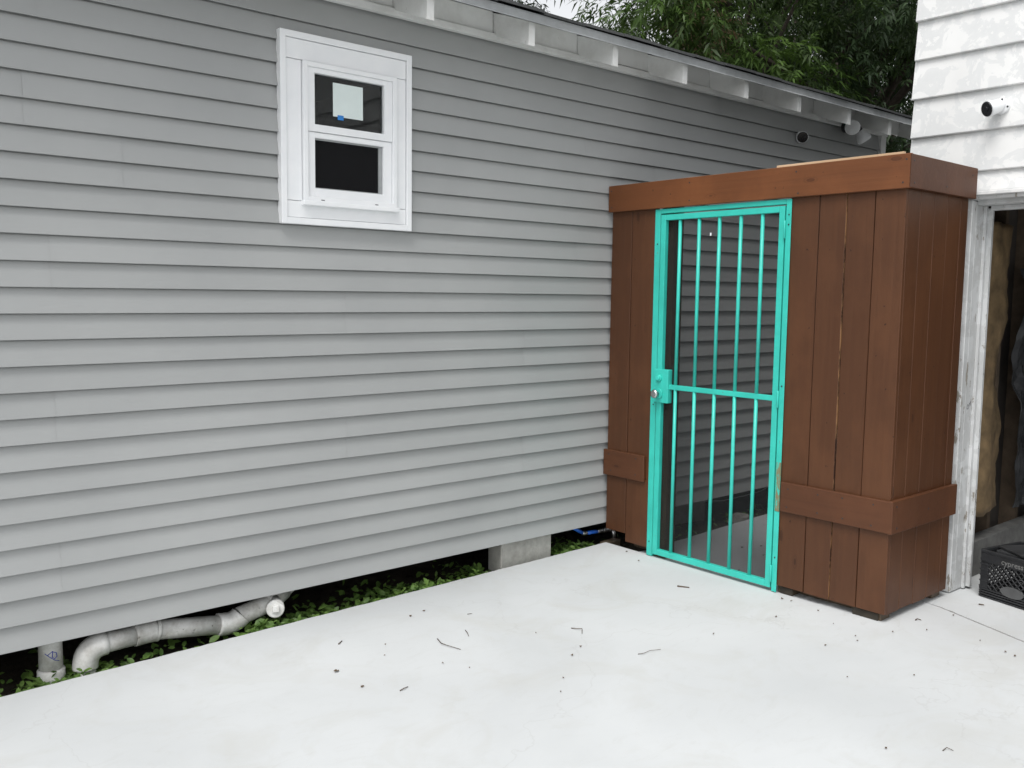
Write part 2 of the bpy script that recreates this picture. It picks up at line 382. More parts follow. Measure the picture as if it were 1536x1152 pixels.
# wall behind the siding (with an opening for the window), floor and gable
BX0, BX1, BZ0, BZ1 = 2.07, 2.56, 1.985, 2.61
wy0, wy1 = W+.0325, W+.12
bm = bmesh.new()
for a in ((XL, BX0, .15, 3.05), (BX1, 7.43, .15, 3.05), (BX0, BX1, .15, BZ0), (BX0, BX1, BZ1, 3.05)):
    bm_box(bm, a[0], a[1], wy0, wy1, a[2], a[3])
bm_box(bm, XL, 7.43, wy1+.001, 10.4, .15, .30)
bm_box(bm, XL, XL+.1, wy1+.001, 10.4, .301, 3.05); bm_box(bm, XL, 7.43, 10.401, 10.5, .15, 3.05)
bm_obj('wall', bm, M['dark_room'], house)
# right gable end
bm = bmesh.new()
vs = [bm.verts.new(p) for p in ((7.44, 3.99, .13), (7.44, 10.5, .13), (7.44, 10.5, 3.02), (7.44, 7.2, 4.28), (7.44, 3.99, 3.06))]
f = bm.faces.new(vs); r = bmesh.ops.extrude_face_region(bm, geom=[f]); bmesh.ops.translate(bm, vec=(-.1, 0, 0), verts=[e for e in r['geom'] if isinstance(e, bmesh.types.BMVert)])
bmesh.ops.recalc_face_normals(bm, faces=bm.faces[:]); bm_obj('gable_wall', bm, M['gable'], house)
box('corner_trim', 7.383, 7.462, W-.012, W+.075, .12, 2.935, M['eave'], house)
# dark room behind the window (inside faces)
bm = bmesh.new()
for a in ((1.2, 3.4, 6.2, 6.25, 1.0, 2.96), (1.15, 1.2, wy1+.002, 6.2, 1.0, 2.96), (3.4, 3.45, wy1+.002, 6.2, 1.0, 2.96), (1.15, 3.45, wy1+.002, 6.25, .95, 1.0), (1.15, 3.45, wy1+.002, 6.25, 2.96, 3.0)): bm_box(bm, *a)
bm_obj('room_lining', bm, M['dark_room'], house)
# frieze, rafters, blocking, roof
SL = .37
EY = 3.63
frieze = box('frieze_board', XL, 7.47, W-.021, W+.012, 2.911, 2.946, M['eave'], house)
raf_px = [(640, 651), (791, 802), (917, 927), (1023, 1032), (1115, 1124), (1195, 1203), (1270, 1277), (1331, 1338)]
raf_x = [on_y((a+b2)/2, 60+(a-640)*.2, EY).x for a, b2 in raf_px]
sp = (raf_x[3]-raf_x[0])/3
raf_x = [raf_x[0]-sp*k for k in range(9, 0, -1)] + raf_x
def rafter(x, y1=4.6, zb=2.838, h=.116, w=.042, name='rafter'):
    V = [(-w/2, 0, 0), (w/2, 0, 0), (w/2, 0, h), (-w/2, 0, h)]
    L = y1-EY; V += [(a, L, c+L*SL) for a, _, c in V]
    F = [(0, 1, 2, 3), (5, 4, 7, 6), (0, 4, 5, 1), (1, 5, 6, 2), (2, 6, 7, 3), (3, 7, 4, 0)]
    return mesh_obj(name, V, F, M['eave'], house, (x, EY, zb))
for i, x in enumerate(raf_x): rafter(x + random.uniform(-.004, .004), zb=2.838+random.uniform(-.004, .004))
rafter(7.76, 7.2, name='barge_rafter')
xs = raf_x + [7.70]
for i in range(len(xs)-1):
    a, bb = xs[i]+.0215, xs[i+1]-.0215
    zb = 2.9475 + random.choice((0, 0, .004, .007))
    box('blocking_board', a, bb, W-.004+random.uniform(-.003, .003), W+.016, zb, 3.062, M['eave'], house)
zt0 = 2.826+.128+.006
RX0, RX1 = XL-.2, 7.83
def roof_strip(y0, y1, z0, th, x0=RX0, x1=RX1):
    V = [(x0, y0, z0), (x1, y0, z0), (x1, y0, z0+th), (x0, y0, z0+th)]; L = y1-y0
    V += [(a, y1, c+L*SL) for a, _, c in V]
    return V, [(0, 1, 2, 3), (5, 4, 7, 6), (0, 4, 5, 1), (1, 5, 6, 2), (2, 6, 7, 3), (3, 7, 4, 0)]
v, f = roof_strip(EY-.012, 7.2, zt0-.004, .014); roof = mesh_obj('roof', v, f, M['eave'], house)
v2, f2 = roof_strip(7.2, 10.8, 0, .014)
v2 = [(a, bq, c if i < 4 else 0) for i, (a, bq, c) in enumerate(v2)]
zr = zt0-.004+(7.2-EY+.012)*SL
V = [(RX0, 7.201, zr), (RX1, 7.201, zr), (RX1, 7.201, zr+.02), (RX0, 7.201, zr+.02), (RX0, 10.8, zr-3.6*SL), (RX1, 10.8, zr-3.6*SL), (RX1, 10.8, zr-3.6*SL+.02), (RX0, 10.8, zr-3.6*SL+.02)]
mesh_obj('back_slope', V, f2, M['shingle'], roof)
# metal drip edge with a small kick, in three lengths
for a, bb, dy in ((RX0, -.6, 0), (-.62, 3.33, .002), (3.31, RX1, 0)):
    P = [(EY-.016-dy, zt0-.012), (EY-.030-dy, zt0-.018), (EY-.018-dy, zt0-.008), (EY-.018-dy, zt0+.026), (EY-.024-dy, zt0+.030), (EY+.10, zt0+.034+.10*SL), (EY+.10, zt0+.030+.10*SL), (EY-.012, zt0+.026), (EY-.012, zt0-.004)]
    V = [(x, y, z) for x in (a, bb) for y, z in P]; n = len(P)
    F = [(i, (i+1) % n, (i+1) % n+n, i+n) for i in range(n)] + [tuple(range(n-1, -1, -1)), tuple(range(n, 2*n))]
    mesh_obj('drip_edge', V, F, M['drip_metal'], roof)
x = RX0-.01
sh_v, sh_f = None, None
V = [(0, 0, 0), (.306, 0, 0), (.306, 0, .015), (0, 0, .015), (0, .33, .33*SL), (.306, .33, .33*SL), (.306, .33, .33*SL+.006), (0, .33, .33*SL+.006)]
shm = bpy.data.meshes.new('shingle'); shm.from_pydata(V, [], f); shm.materials.append(M['shingle'])
while x < RX1-.2:
    o = bpy.data.objects.new('shingle', shm); link(o, roof, (x, EY-.036+random.uniform(-.006, .006), zt0+.028+random.uniform(.004, .010))); o.rotation_euler = (0, random.uniform(-.008, .008), random.uniform(-.012, .012)); x += .308
v, f3 = roof_strip(EY+.10, 7.2, zt0+.042+.10*SL, .012); mesh_obj('shingle_field', v, f3, M['shingle'], roof)
# foundation piers (cast blocks)
def pier(x0, x1, y0, y1, label):
    t_ = thing('foundation_pier', ((x0+x1)/2, (y0+y1)/2, -.12), label, 'pier', 'concrete piers under the grey house')
    o = box('block', x0, x1, y0, y1, -.12, .155, M['block'], t_, .006); return t_
pier(3.325, 3.72, 3.945, 4.07, 'pale concrete block pier under the grey siding, beside the slab edge')
pier(2.95, 3.35, 4.55, 4.95, 'shadowed grey block pier set back under the house behind the weeds')
pier(5.05, 5.45, 4.12, 4.50, 'dark concrete pier under the siding behind the turquoise gate')
pier(.1, .5, 4.5, 4.9, 'shadowed block pier deep under the house behind the white pipe stub')

# window
def ring(name, x0, x1, z0, z1, w, y0, y1, parent, material, ws=None, bev=.002):
    l, r, bt, tp = ws or (w, w, w, w); bm = bmesh.new(); c = Vector(((x0+x1)/2, (y0+y1)/2, (z0+z1)/2))
    def q(a, b2, c0, d): bm_box(bm, a-c.x, b2-c.x, y0-c.y, y1-c.y, c0-c.z, d-c.z, bev)
    q(x0, x0+l, z0, z1); q(x1-r, x1, z0, z1); q(x0+l-bev, x1-r+bev, z0+.0002, z0+bt); q(x0+l-bev, x1-r+bev, z1-tp, z1-.0002)
    return bm_obj(name, bm, material, parent, c)
win = ring('window', WX0, WX1, WZ0, WZ1, .029, W-.026, W+.014, house, M['vinyl'])
fy0, fy1 = W-.017, W+.012
cx0, cx1, cz0, cz1 = WX0+.031, WX1-.031, WZ0+.031, WZ1-.031
box('casing_board', cx0, cx1, fy0, fy1, 2.615, cz1, M['vinyl'], win, .002)
box('casing_board', cx0, cx1, fy0, fy1, cz0, 1.976, M['vinyl'], win, .002)
box('casing_board', cx0, 2.058, fy0+.001, fy1, 1.9785, 2.6125, M['vinyl'], win, .002)
box('casing_board', 2.572, cx1, fy0+.001, fy1, 1.9785, 2.6125, M['vinyl'], win, .002)
ring('window_frame', 2.060, 2.570, 1.979, 2.612, .022, W-.034, W+.06, win, M['vinyl'])
box('sill', 2.052, 2.578, W-.046, W-.005, 1.958, 1.9795, M['vinyl'], win, .003)
ring('upper_sash', 2.0825, 2.5475, 2.300, 2.5905, .03, W-.024, W+.01, win, M['vinyl'], (.040, .045, .034, .024))
ring('lower_sash', 2.0825, 2.5475, 2.0015, 2.2985, .03, W-.018, W+.014, win, M['vinyl'], (.043, .047, .040, .026))
box('pane', 2.121, 2.504, W-.004, W, 2.332, 2.568, M['glass'], win, 0)
box('pane', 2.123, 2.502, W+.004, W+.008, 2.04, 2.274, M['glass'], win, 0)
box('insect_screen', 2.124, 2.475, W+.000, W+.0008, 2.041, 2.273, M['screen'], win, 0)
ring('screen_frame', 2.1245, 2.5015, 2.0405, 2.2735, .007, W-.005, W+.0035, win, M['drip_metal'], (.005, .022, .006, .008), .001)
for xx in (2.155, 2.45): box('weep_slot', xx-.009, xx+.009, W-.0349, W-.0335, 1.985, 1.9885, M['black_plastic'], win, 0)
p = box('paper_sheet', 2.227, 2.390, W-.0062, W-.0050, 2.386, 2.541, M['paper'], None, 0); tag(p, 'pale green square paper sheet stuck on the upper window pane', 'paper')
p = box('tape_strip', 2.251, 2.283, W-.0078, W-.0066, 2.372, 2.394, M['blue_tape'], None, 0); tag(p, 'small piece of blue masking tape below the paper on the window', 'tape')

# ------------------------------------------------------------------ fence
G = 4.15
fence = thing('wooden_fence', (G, 3.0, 0), 'brown painted board fence with top beam round the turquoise gate', 'fence')
def board(x0, x1, y0, y1, z0, z1, axis='y', raw=(1, 3)):
    c = Vector(((x0+x1)/2, (y0+y1)/2, (z0+z1)/2)); bm = bmesh.new()
    n = 10; hx, hy = (x1-x0)/2, (y1-y0)/2; ph = random.uniform(0, 50); bow = random.uniform(-.003, .003)
    rings = []
    for i in range(n+1):
        z = z0-c.z + (z1-z0)*i/n; s_ = math.sin(math.pi*i/n)*bow; e = .0022
        j1 = .0013*mnoise.noise(Vector((ph, i*.8, 0))); j2 = .0013*mnoise.noise(Vector((ph+9, i*.8, 0)))
        if axis == 'y':   # front face is -x, edges +-y
            q = [(-hx, -hy+e+j1), (-hx+e, -hy+j1), (hx, -hy+j1), (hx, hy+j2), (-hx+e, hy+j2), (-hx, hy-e+j2)]
            q = [(a+s_, b2) for a, b2 in q]
        else:             # front face is -y
            q = [(hx-e+j1, -hy), (hx+j1, -hy+e), (hx+j1, hy), (-hx+j2, hy), (-hx+j2, -hy+e), (-hx+e+j2, -hy)]
            q = [(a, b2+s_) for a, b2 in q]
        rings.append([bm.verts.new((a, b2, z)) for a, b2 in q])
    for i in range(n):
        for k in range(6):
            f = bm.faces.new((rings[i][k], rings[i][(k+1) % 6], rings[i+1][(k+1) % 6], rings[i+1][k]))
            f.material_index = 1 if k in raw else 0
    bm.faces.new(rings[0][::-1]); bm.faces.new(rings[-1]); bmesh.ops.recalc_face_normals(bm, faces=bm.faces[:])
    return bm_obj('board', bm, [M['board'], M['rawwood']], fence, c)
TB = 2.15
ys = [3.905, 3.741, 3.545]
for i in range(2): board(G, G+.018, ys[i+1]+.0015, ys[i]-.0015, .045 if i else .095, TB, raw=())
ys = [2.668, 2.502, 2.357, 2.212, 2.062]
for i in range(4): board(G+random.uniform(-.001, .001), G+.018, ys[i+1]+(.0026 if i < 3 else 0), ys[i]-.0026, (.04+random.uniform(-.004, .004)), TB, raw=((), (1,), (3,), (3,))[i])
xs = [G+.0205, 4.293, 4.436, 4.579, 4.722, 4.808]
for i in range(5): board(xs[i]+.0018, xs[i+1]-.0018, 2.063, 2.081, .04+random.uniform(-.004, .004), TB, 'x', raw=((1,), (3,), (), (1,), ())[i])
box('top_beam', G-.024, G-.001, 2.038, 3.918, 2.064, 2.221, M['beam'], fence, .0025)
box('top_beam', G-.0235, 4.835, 2.0375, 2.0610, 2.066, 2.219, M['batten'], fence, .0025)
box('batten', G-.021, G-.001, 3.585, 3.918, .443, .602, M['batten'], fence, .0025)
box('batten', G-.021, G-.001, 2.0395, 2.645, .446, .601, M['batten'], fence, .0025)
box('batten', G-.0205, 4.818, 2.0385, 2.0615, .444, .603, M['batten'], fence, .0025)
for (y0, y1, z1) in ((3.44, 3.53, 2.18), (2.575, 2.665, 2.18), (2.09, 2.18, 2.18)): box('post', G+.0225, G+.1125, y0, y1, -.002, z1, M['oldpost'], fence, .003)
box('post', 4.71, 4.80, 2.09, 2.18, -.002, 2.18, M['oldpost'], fence, .003)
box('rail', G+.0225, G+.060, 2.185, 2.57, .50, .59, M['oldpost'], fence); box('rail', G+.0225, G+.060, 2.185, 2.57, 2.06, 2.145, M['oldpost'], fence)
box('rail', G+.0225, G+.060, 3.535, 3.90, .50, .59, M['oldpost'], fence); box('header', G+.0225, G+.060, 2.67, 3.435, 2.075, 2.20, M['oldpost'], fence)
box('light_block_board', G+.085, G+.105, 2.1825, 2.5725, -.001, .16, M['oldpost'], fence); box('light_block_board', G+.115, 4.708, 2.15, 2.17, -.001, .16, M['oldpost'], fence); box('light_block_board', G+.085, G+.105, 3.5325, 3.74, -.001, .16, M['oldpost'], fence)  # added unseen boards: stop light leaking through, keep the gap under the fence dark
box('cap_plank', G+.002, G+.020, 2.085, 2.76, 2.152, 2.2345, M['rawcap'], fence, .001)
for y0, y1, mm in ((2.57, 2.645, 'oldpost'), (2.10, 2.235, 'oldpost')): box('foot_block', G+.013, G+.0215, y0, y1, -.002, .038, M['foot'], fence, .003)

for x_, y_, z_ in [(G-.024, y, z) for y in (2.07, 2.62, 3.30, 3.89) for z in (2.09, 2.195)] + [(G-.021, y, z) for y in (2.14, 2.29, 2.43, 2.60, 3.64, 3.86) for z in (.475, .57)]:
    y_ += random.uniform(-.012, .012); z_ += random.uniform(-.008, .008); cyl('nail_head', (x_+.001, y_, z_), (x_-.0012, y_, z_), .0045, M['black_plastic'], fence, 8)
for x_, z_ in ((4.17, 2.09), (4.16, 2.19), (4.50, 2.10), (4.78, 2.18), (4.18, .47), (4.17, .575), (4.5, .52)): cyl('nail_head', (x_, 2.0385, z_), (x_, 2.0363, z_), .0045, M['black_plastic'], fence, 8)

# ------------------------------------------------------------------ turquoise security gate
gate = thing('security_gate', (G, 3.105, 0), 'turquoise steel barred security gate set in the brown fence', 'gate')
gy0, gy1 = 2.655, 3.556
def gbox(n, y0, y1, z0, z1, x0=G-.012, x1=G+.018, p=gate, m_='teal', bev=.002): return box(n, x0, x1, y0, y1, z0, z1, M[m_], p, bev)
gbox('frame_post', gy1-.040, gy1, .004, 2.0595, G-.010, G-.004); gbox('frame_post', gy1-.0405, gy1-.036, .004, 2.058, G-.0035, G+.03)
gbox('frame_post', gy0, gy0+.030, .004, 2.0595, G-.010, G-.004); gbox('frame_post', gy0+.026, gy0+.0302, .004, 2.058, G-.0035, G+.03)
gbox('frame_head', gy0+.0305, gy1-.0405, 2.034, 2.060, G-.0102, G-.0042); gbox('frame_head', gy0+.0305, gy1-.041, 2.0335, 2.037, G-.0035, G+.03)
gbox('worn_strip', gy0-.0015, gy0+.024, .44, .70, G-.0125, G-.0102, m_='tealworn', bev=0)
ly0, ly1, lz0, lz1 = 2.692, 3.509, .020, 2.026
gbox('stile', ly1-.034, ly1, lz0, lz1); gbox('stile', ly0, ly0+.032, lz0, lz1)
gbox('rail', ly0+.0325, ly1-.0345, lz1-.032, lz1-.0005); gbox('rail', ly0+.0325, ly1-.0345, lz0+.0005, lz0+.034)
gbox('middle_rail', ly0+.0325, ly1-.0345, 1.018, 1.046, G-.008, G+.014)
for y in (3.380, 3.243, 3.105, 2.967, 2.830):
    for z0, z1 in ((lz0+.033, 1.0185), (1.0455, lz1-.031)):
        tube('bar', [(G+.003, y+random.uniform(-.002, .002), z0), (G+.003, y+random.uniform(-.0015, .0015), z1)], .0102, M['teal'], gate, 12)
box('screen_mesh', G+.0155, G+.0165, ly0+.0326, ly1-.0346, lz0+.0345, lz1-.0325, M['gate_mesh'], gate, 0)
box('paint_fleck', G+.0135, G+.0150, 3.168, 3.178, 1.895, 1.911, M['vinyl'], gate, 0)
lock = gbox('lock_box', 3.418, 3.524, .936, 1.132, G-.021, G+.022, bev=.003)
cyl('deadbolt', (G-0.0210, 3.484, 1.082), (G-0.0320, 3.484, 1.082), .021, M['teal'], lock); cyl('deadbolt', (G-0.0315, 3.484, 1.082), (G-0.0390, 3.484, 1.082), .014, M['teal'], lock)
cyl('rose', (G-0.0210, 3.482, .990), (G-0.0290, 3.482, .990), .029, M['teal'], lock)
tube('knob', [(G-0.0280, 3.482, .990), (G-0.0490, 3.482, .990), (G-0.0550, 3.482, .990), (G-.062, 3.482, .990), (G-.070, 3.482, .990), (G-.074, 3.482, .990)], [.011, .011, .021, .0265, .023, .014], M['steel'], lock, 24)
for z in (1.905, 1.03, .10):
    cyl('hinge', (G-.016, 2.687, z-.045), (G-.016, 2.687, z+.045), .0062, M['teal'], gate, 10)
for y, z in ((gy1-.024, 1.86), (gy1-.024, .92), (gy1-.02, .09), (gy0+.012, 1.93), (gy0+.012, 1.98), (gy0+.014, 1.10), (gy0+.014, .19)): cyl('screw', (G-.010, y, z), (G-.0125, y, z), .0042, M['black_plastic'], gate, 8)

# ------------------------------------------------------------------ garage
GX = 4.90
gar = thing('garage', (GX, .4, 0), 'white garage with wide weathered lap siding, peeling paint and open doorway', 'garage')
JY = 2.068                                                    # edge of the doorway
DY = -.55                                                     # other side of the doorway
def lap(y0, y1, zb, h):
    V, F = [], []; c = Vector((GX, (y0+y1)/2, zb)); n = max(2, int(abs(y1-y0)/.2)+1)
    prof = [(.012, 0.0), (-.016, 0.0), (-.0185, .004), (-.0180, .010), (.004, h+.012), (.022, h+.012), (.022, 0.0)]
    for i in range(n):
        y = y1 + (y0-y1)*i/(n-1); d = .002*mnoise.noise(Vector((y*1.5, zb*9, 2))); dz = .0015*mnoise.noise(Vector((y*1.1, zb*5, 8)))
        for a, z in prof: V.append((a+d, y-c.y, z+dz))
    m7 = len(prof)
    for i in range(n-1):
        for q in range(m7):
            a, b2 = i*m7+q, i*m7+(q+1) % m7; F.append((a, b2, b2+m7, a+m7))
    F += [tuple(range(m7)), tuple(range((n-1)*m7, n*m7))[::-1]]
    return mesh_obj('siding_board', V, F, M['garage'], gar, c)
for k in range(7):
    zb = 2.213+.203*k; lap(-2.6, 2.425-.004*(k % 2), zb, .203)
lap(-2.6, 2.42, 2.108, .105)
for k in range(10):
    lap(-2.6, DY-.11, 2.006-.202*k+.0, .202)
    lap(2.13, 2.42, 2.006-.202*k, .202)
bm = bmesh.new()
gw0, gw1 = GX+.024, GX+.10
for a in ((gw0, gw1, -2.6, DY, 0, 3.6), (gw0, gw1, JY+.03, 2.40, 0, 3.6), (gw0, gw1, DY+.001, JY+.029, 2.075, 3.6)): bm_box(bm, *a)
bm_box(bm, gw1+.001, 9.4, 2.31, 2.40, 0, 3.6); bm_box(bm, gw1+.001, 9.4, -2.6, -2.5, 0, 3.6); bm_box(bm, 9.401, 9.5, -2.6, 2.4, 0, 3.6); bm_box(bm, gw1+.001, 9.4, -2.499, 2.309, 2.75, 2.85)
bm_obj('wall', bm, M['garage_inner'], gar)
box('side_wall', GX+.03, 9.5, 2.402, 2.425, .02, 3.62, M['garage'], gar, 0)
V = [(GX-.25, 2.75, 3.58), (9.9, 2.75, 3.58), (9.9, -.1, 4.75), (GX-.25, -.1, 4.75), (9.9, -2.95, 3.58), (GX-.25, -2.95, 3.58)]
V += [(a, b2, c+.06) for a, b2, c in V]
mesh_obj('roof', V, [(0, 3, 2, 1), (3, 5, 4, 2), (6, 7, 8, 9), (9, 8, 10, 11), (0, 1, 7, 6), (4, 5, 11, 10), (0, 6, 9, 3), (3, 9, 11, 5), (1, 2, 8, 7), (2, 4, 10, 8)], M['shingle'], gar)
V = [(GX+.01, 2.42, 3.6), (GX+.01, -2.6, 3.6), (GX+.01, -.1, 4.62), (GX+.04, 2.42, 3.6), (GX+.04, -2.6, 3.6), (GX+.04, -.1, 4.62)]
mesh_obj('gable_wall', V, [(0, 1, 2), (5, 4, 3), (0, 3, 4, 1), (1, 4, 5, 2), (2, 5, 3, 0)], M['garage'], gar)
# doorway trim: casing, deep reveal, stop mouldings, head
box('door_casing', GX-.032, GX+.02, JY, JY+.062, .004, 2.066, M['jamb'], gar, .003)
box('door_reveal', GX+.021, GX+.135, JY+.0005, JY+.028, .004, 2.062, M['jamb'], gar, .002)
box('door_stop', GX+.100, GX+.125, JY-.016, JY, .004, 2.046, M['jamb'], gar, .002)
box('door_stop', GX+.126, GX+.150, JY-.036, JY, .012, 2.034, M['jamb'], gar, .002)
box('head_casing', GX-.030, GX+.02, DY-.11, JY+.062, 2.068, 2.106, M['jamb'], gar, .003)
box('drip_cap', GX-.046, GX+.02, DY-.13, JY+.08, 2.088, 2.1075, M['garage'], gar, .003)
box('head_reveal', GX+.021, GX+.135, DY, JY, 2.046, 2.073, M['jamb'], gar, .002)
box('head_stop', GX+.100, GX+.15, DY, JY-.037, 2.022, 2.0455, M['jamb'], gar, .002)
box('door_casing', GX-.032, GX+.02, DY-.1, DY, .004, 2.066, M['jamb'], gar, .003)
for x in (5.22, 5.66, 6.08, 6.5, 6.9): box('stud', x, x+.04, 2.21, 2.309, 0, 2.749, M['stud'], gar)
box('kerb', gw1+.0515, 9.39, 2.12, 2.204, -.001, .20, M['kerb'], gar)
box('sill_plate', gw1+.001, 9.4, 2.205, 2.3095, -.001, .042, M['stud'], gar)

# kraft paper insulation hanging in the stud bay
def batt():
    V, F = [], []; nz, nu = 46, 14
    for i in range(nz+1):
        z = .36 + 1.62*i/nz
        for k in range(nu+1):
            u = k/nu
            wr = .58 + .06*math.sin(z*3.1+1) + .04*math.sin(z*9.3) + .035*mnoise.noise(Vector((0, 3, z*14)))
            x = 5.10 + wr*u
            y = 2.19 - .065*math.sin(math.pi*u)**.6 - .028*mnoise.noise(Vector((x*5, 0, z*3.2))) - .012*mnoise.noise(Vector((x*19, 4, z*12))) + (.05*u*u)
            zz = z + (.05*mnoise.noise(Vector((x*8, 1, 5))) if i < 2 else 0)
            V.append((x, y, zz))
    for i in range(nz):
        for k in range(nu):
            a = i*(nu+1)+k; F.append((a, a+1, a+nu+2, a+nu+1))
    o = mesh_obj('insulation_batt', V, F, M['insulation_paper'], None, (5.35, 2.2, 0), True, local=False)
    md = o.modifiers.new('thick', 'SOLIDIFY'); md.thickness = .03; md.offset = 1
    return tag(o, 'torn tan paper-faced insulation hanging inside the garage doorway', 'insulation')
bt = batt()
# crumpled plastic sheet behind it
V, F = [], []; nz, nu = 40, 12
for i in range(nz+1):
    z = .30+1.45*i/nz
    for k in range(nu+1):
        u = k/nu; x = 5.86+.36*u+.03*math.sin(z*4); y = 2.16+.06*mnoise.noise(Vector((x*7, 3, z*3)))+.03*mnoise.noise(Vector((x*21, 3, z*9)))
        V.append((x, y, z))
for i in range(nz):
    for k in range(nu): a = i*(nu+1)+k; F.append((a, a+1, a+nu+2, a+nu+1))
o = mesh_obj('plastic_sheet', V, F, M['plastic_wrap'], None, (5.8, 2.16, 0), False, local=False)
md = o.modifiers.new('thick', 'SOLIDIFY'); md.thickness = .003
tag(o, 'crumpled grey plastic sheeting hanging in the dark garage beyond the insulation', 'plastic sheet')

# black milk crate in the doorway
ca = Vector((4.962, 1.952)); cb = Vector((4.905, 1.705)); ang = math.atan2((cb-ca).y, (cb-ca).x)
crate = thing('milk_crate', (ca.x, ca.y, .001), 'black plastic milk crate standing in the garage doorway', 'crate')
crate.rotation_euler = (0, 0, ang)
CW, CH = .33, .252
def crate_side():
    bm = bmesh.new(); t_ = .010
    def bar(x0, z0, x1, z1, w=.006):
        L = math.hypot(x1-x0, z1-z0); a = math.atan2(z1-z0, x1-x0)
        vs = bm_box(bm, -L/2, L/2, -t_/2+.001, t_/2-.001, -w/2, w/2, .001)
        bmesh.ops.rotate(bm, verts=vs, matrix=Matrix.Rotation(-a, 3, 'Y')); bmesh.ops.translate(bm, vec=((x0+x1)/2, 0, (z0+z1)/2), verts=vs)
    bm_box(bm, 0, CW, -t_*.9, t_*.9, CH-.016, CH, .002); bm_box(bm, 0, CW, -t_*.8, t_*.6, CH-.062, CH-.0165, .002)
    for z in (.004, .018, .031, .044): bm_box(bm, 0, CW, -t_*.7, t_*.5, z-.004, z+.004, .001)
    for x in (.0, CW-.04):
        bm_box(bm, x, x+.040, -t_*.35, t_*.3, .045, CH-.063, .001)
        for z in (.055, .085, .115, .145, .175, .2): bm_box(bm, x-.001, x+.043, -t_*.75, -t_*.36, z-.003, z+.003, .001)
    x = -.13
    while x < CW:
        for sgn in (1, -1):
            a0, a1 = x, x+.16; z0, z1 = (.048, CH-.06) if sgn > 0 else (CH-.06, .048)
            lo, hi = .042, CW-.042
            f0 = max(0, (lo-a0)/(a1-a0)); f1 = min(1, (hi-a0)/(a1-a0))
            if f1 - f0 > .05: bar(a0+(a1-a0)*f0, z0+(z1-z0)*f0, a0+(a1-a0)*f1, z0+(z1-z0)*f1)
        x += .034
    return bm
side_me = bpy.data.meshes.new('side_panel'); bm = crate_side(); bm.to_mesh(side_me); bm.free(); side_me.materials.append(M['crate_plastic'])
for lx, ly, rz in ((0, 0, 0), (CW, .0, math.pi/2), (CW, CW, math.pi), (0, CW, -math.pi/2)):
    o = bpy.data.objects.new('side_panel', side_me); COL.objects.link(o); o.parent = crate; o.location = (lx, ly, 0); o.rotation_euler = (0, 0, rz)
bm = bmesh.new()
r = bmesh.ops.create_cone(bm, cap_ends=True, segments=28, radius1=.5, radius2=.5, depth=1); vs = r['verts']
bmesh.ops.rotate(bm, verts=vs, matrix=Matrix.Rotation(math.pi/2, 3, 'X')); bmesh.ops.scale(bm, vec=(.125, .014, .056), verts=vs); bmesh.ops.translate(bm, vec=(CW*.55, -.004, .066), verts=vs)
me = bpy.data.meshes.new('oval_plate'); bm.to_mesh(me); bm.free(); me.materials.append(M['oval_grey']); o = bpy.data.objects.new('oval_plate', me); COL.objects.link(o); o.parent = crate
bm = bmesh.new(); bm_box(bm, .01, CW-.01, .01, CW-.01, .006, .014)
me = bpy.data.meshes.new('base'); bm.to_mesh(me); bm.free(); me.materials.append(M['crate_plastic']); o = bpy.data.objects.new('base', me); COL.objects.link(o); o.parent = crate
bm = bmesh.new()
for q in range(5):
    vs = bm_box(bm, -.13, .13, -.10, .10, -.006, .006, .002, Matrix.Rotation(random.uniform(-.4, .4), 3, 'Z') @ Matrix.Rotation(random.uniform(-.08, .08), 3, 'X')); bmesh.ops.translate(bm, vec=(CW/2, CW/2, CH-.05+q*.013), verts=vs)
me = bpy.data.meshes.new('contents'); bm.to_mesh(me); bm.free(); me.materials.append(M['plastic_wrap'])
o = bpy.data.objects.new('folded_sheets', me); COL.objects.link(o); o.location = (ca.x, ca.y, .0); o.rotation_euler = (0, 0, ang); tag(o, 'grey folded sheets lying on top of the black crate', 'sheets')
def text_mesh(name, s, size, material, ext=.0006):
    cu = bpy.data.curves.new(name, 'FONT'); cu.body = s; cu.size = size; cu.extrude = ext; ob = bpy.data.objects.new(name, cu); COL.objects.link(ob)
    dg = bpy.context.evaluated_depsgraph_get(); me = bpy.data.meshes.new_from_object(ob.evaluated_get(dg)); bpy.data.objects.remove(ob); bpy.data.curves.remove(cu)
    me.materials.clear(); me.materials.append(material); o = bpy.data.objects.new(name, me); COL.objects.link(o); return o
o = text_mesh('lettering', 'cypress', .040, M['grey_print']); o.parent = crate; o.location = (.115, -.0092, CH-.052); o.rotation_euler = (math.pi/2, 0, 0)
# pencil note on the reveal
for s_, x_, z_, sz in (('D', GX+.040, .985, .036), ('4', GX+.066, 1.0, .040)):
    o = text_mesh('pencil_mark', s_, sz, M['pencil'], .0002); o.parent = gar; o.location = Vector((x_, JY-.0006, z_)) - WL[gar.name]; o.rotation_euler = (math.pi/2, .15, 0)

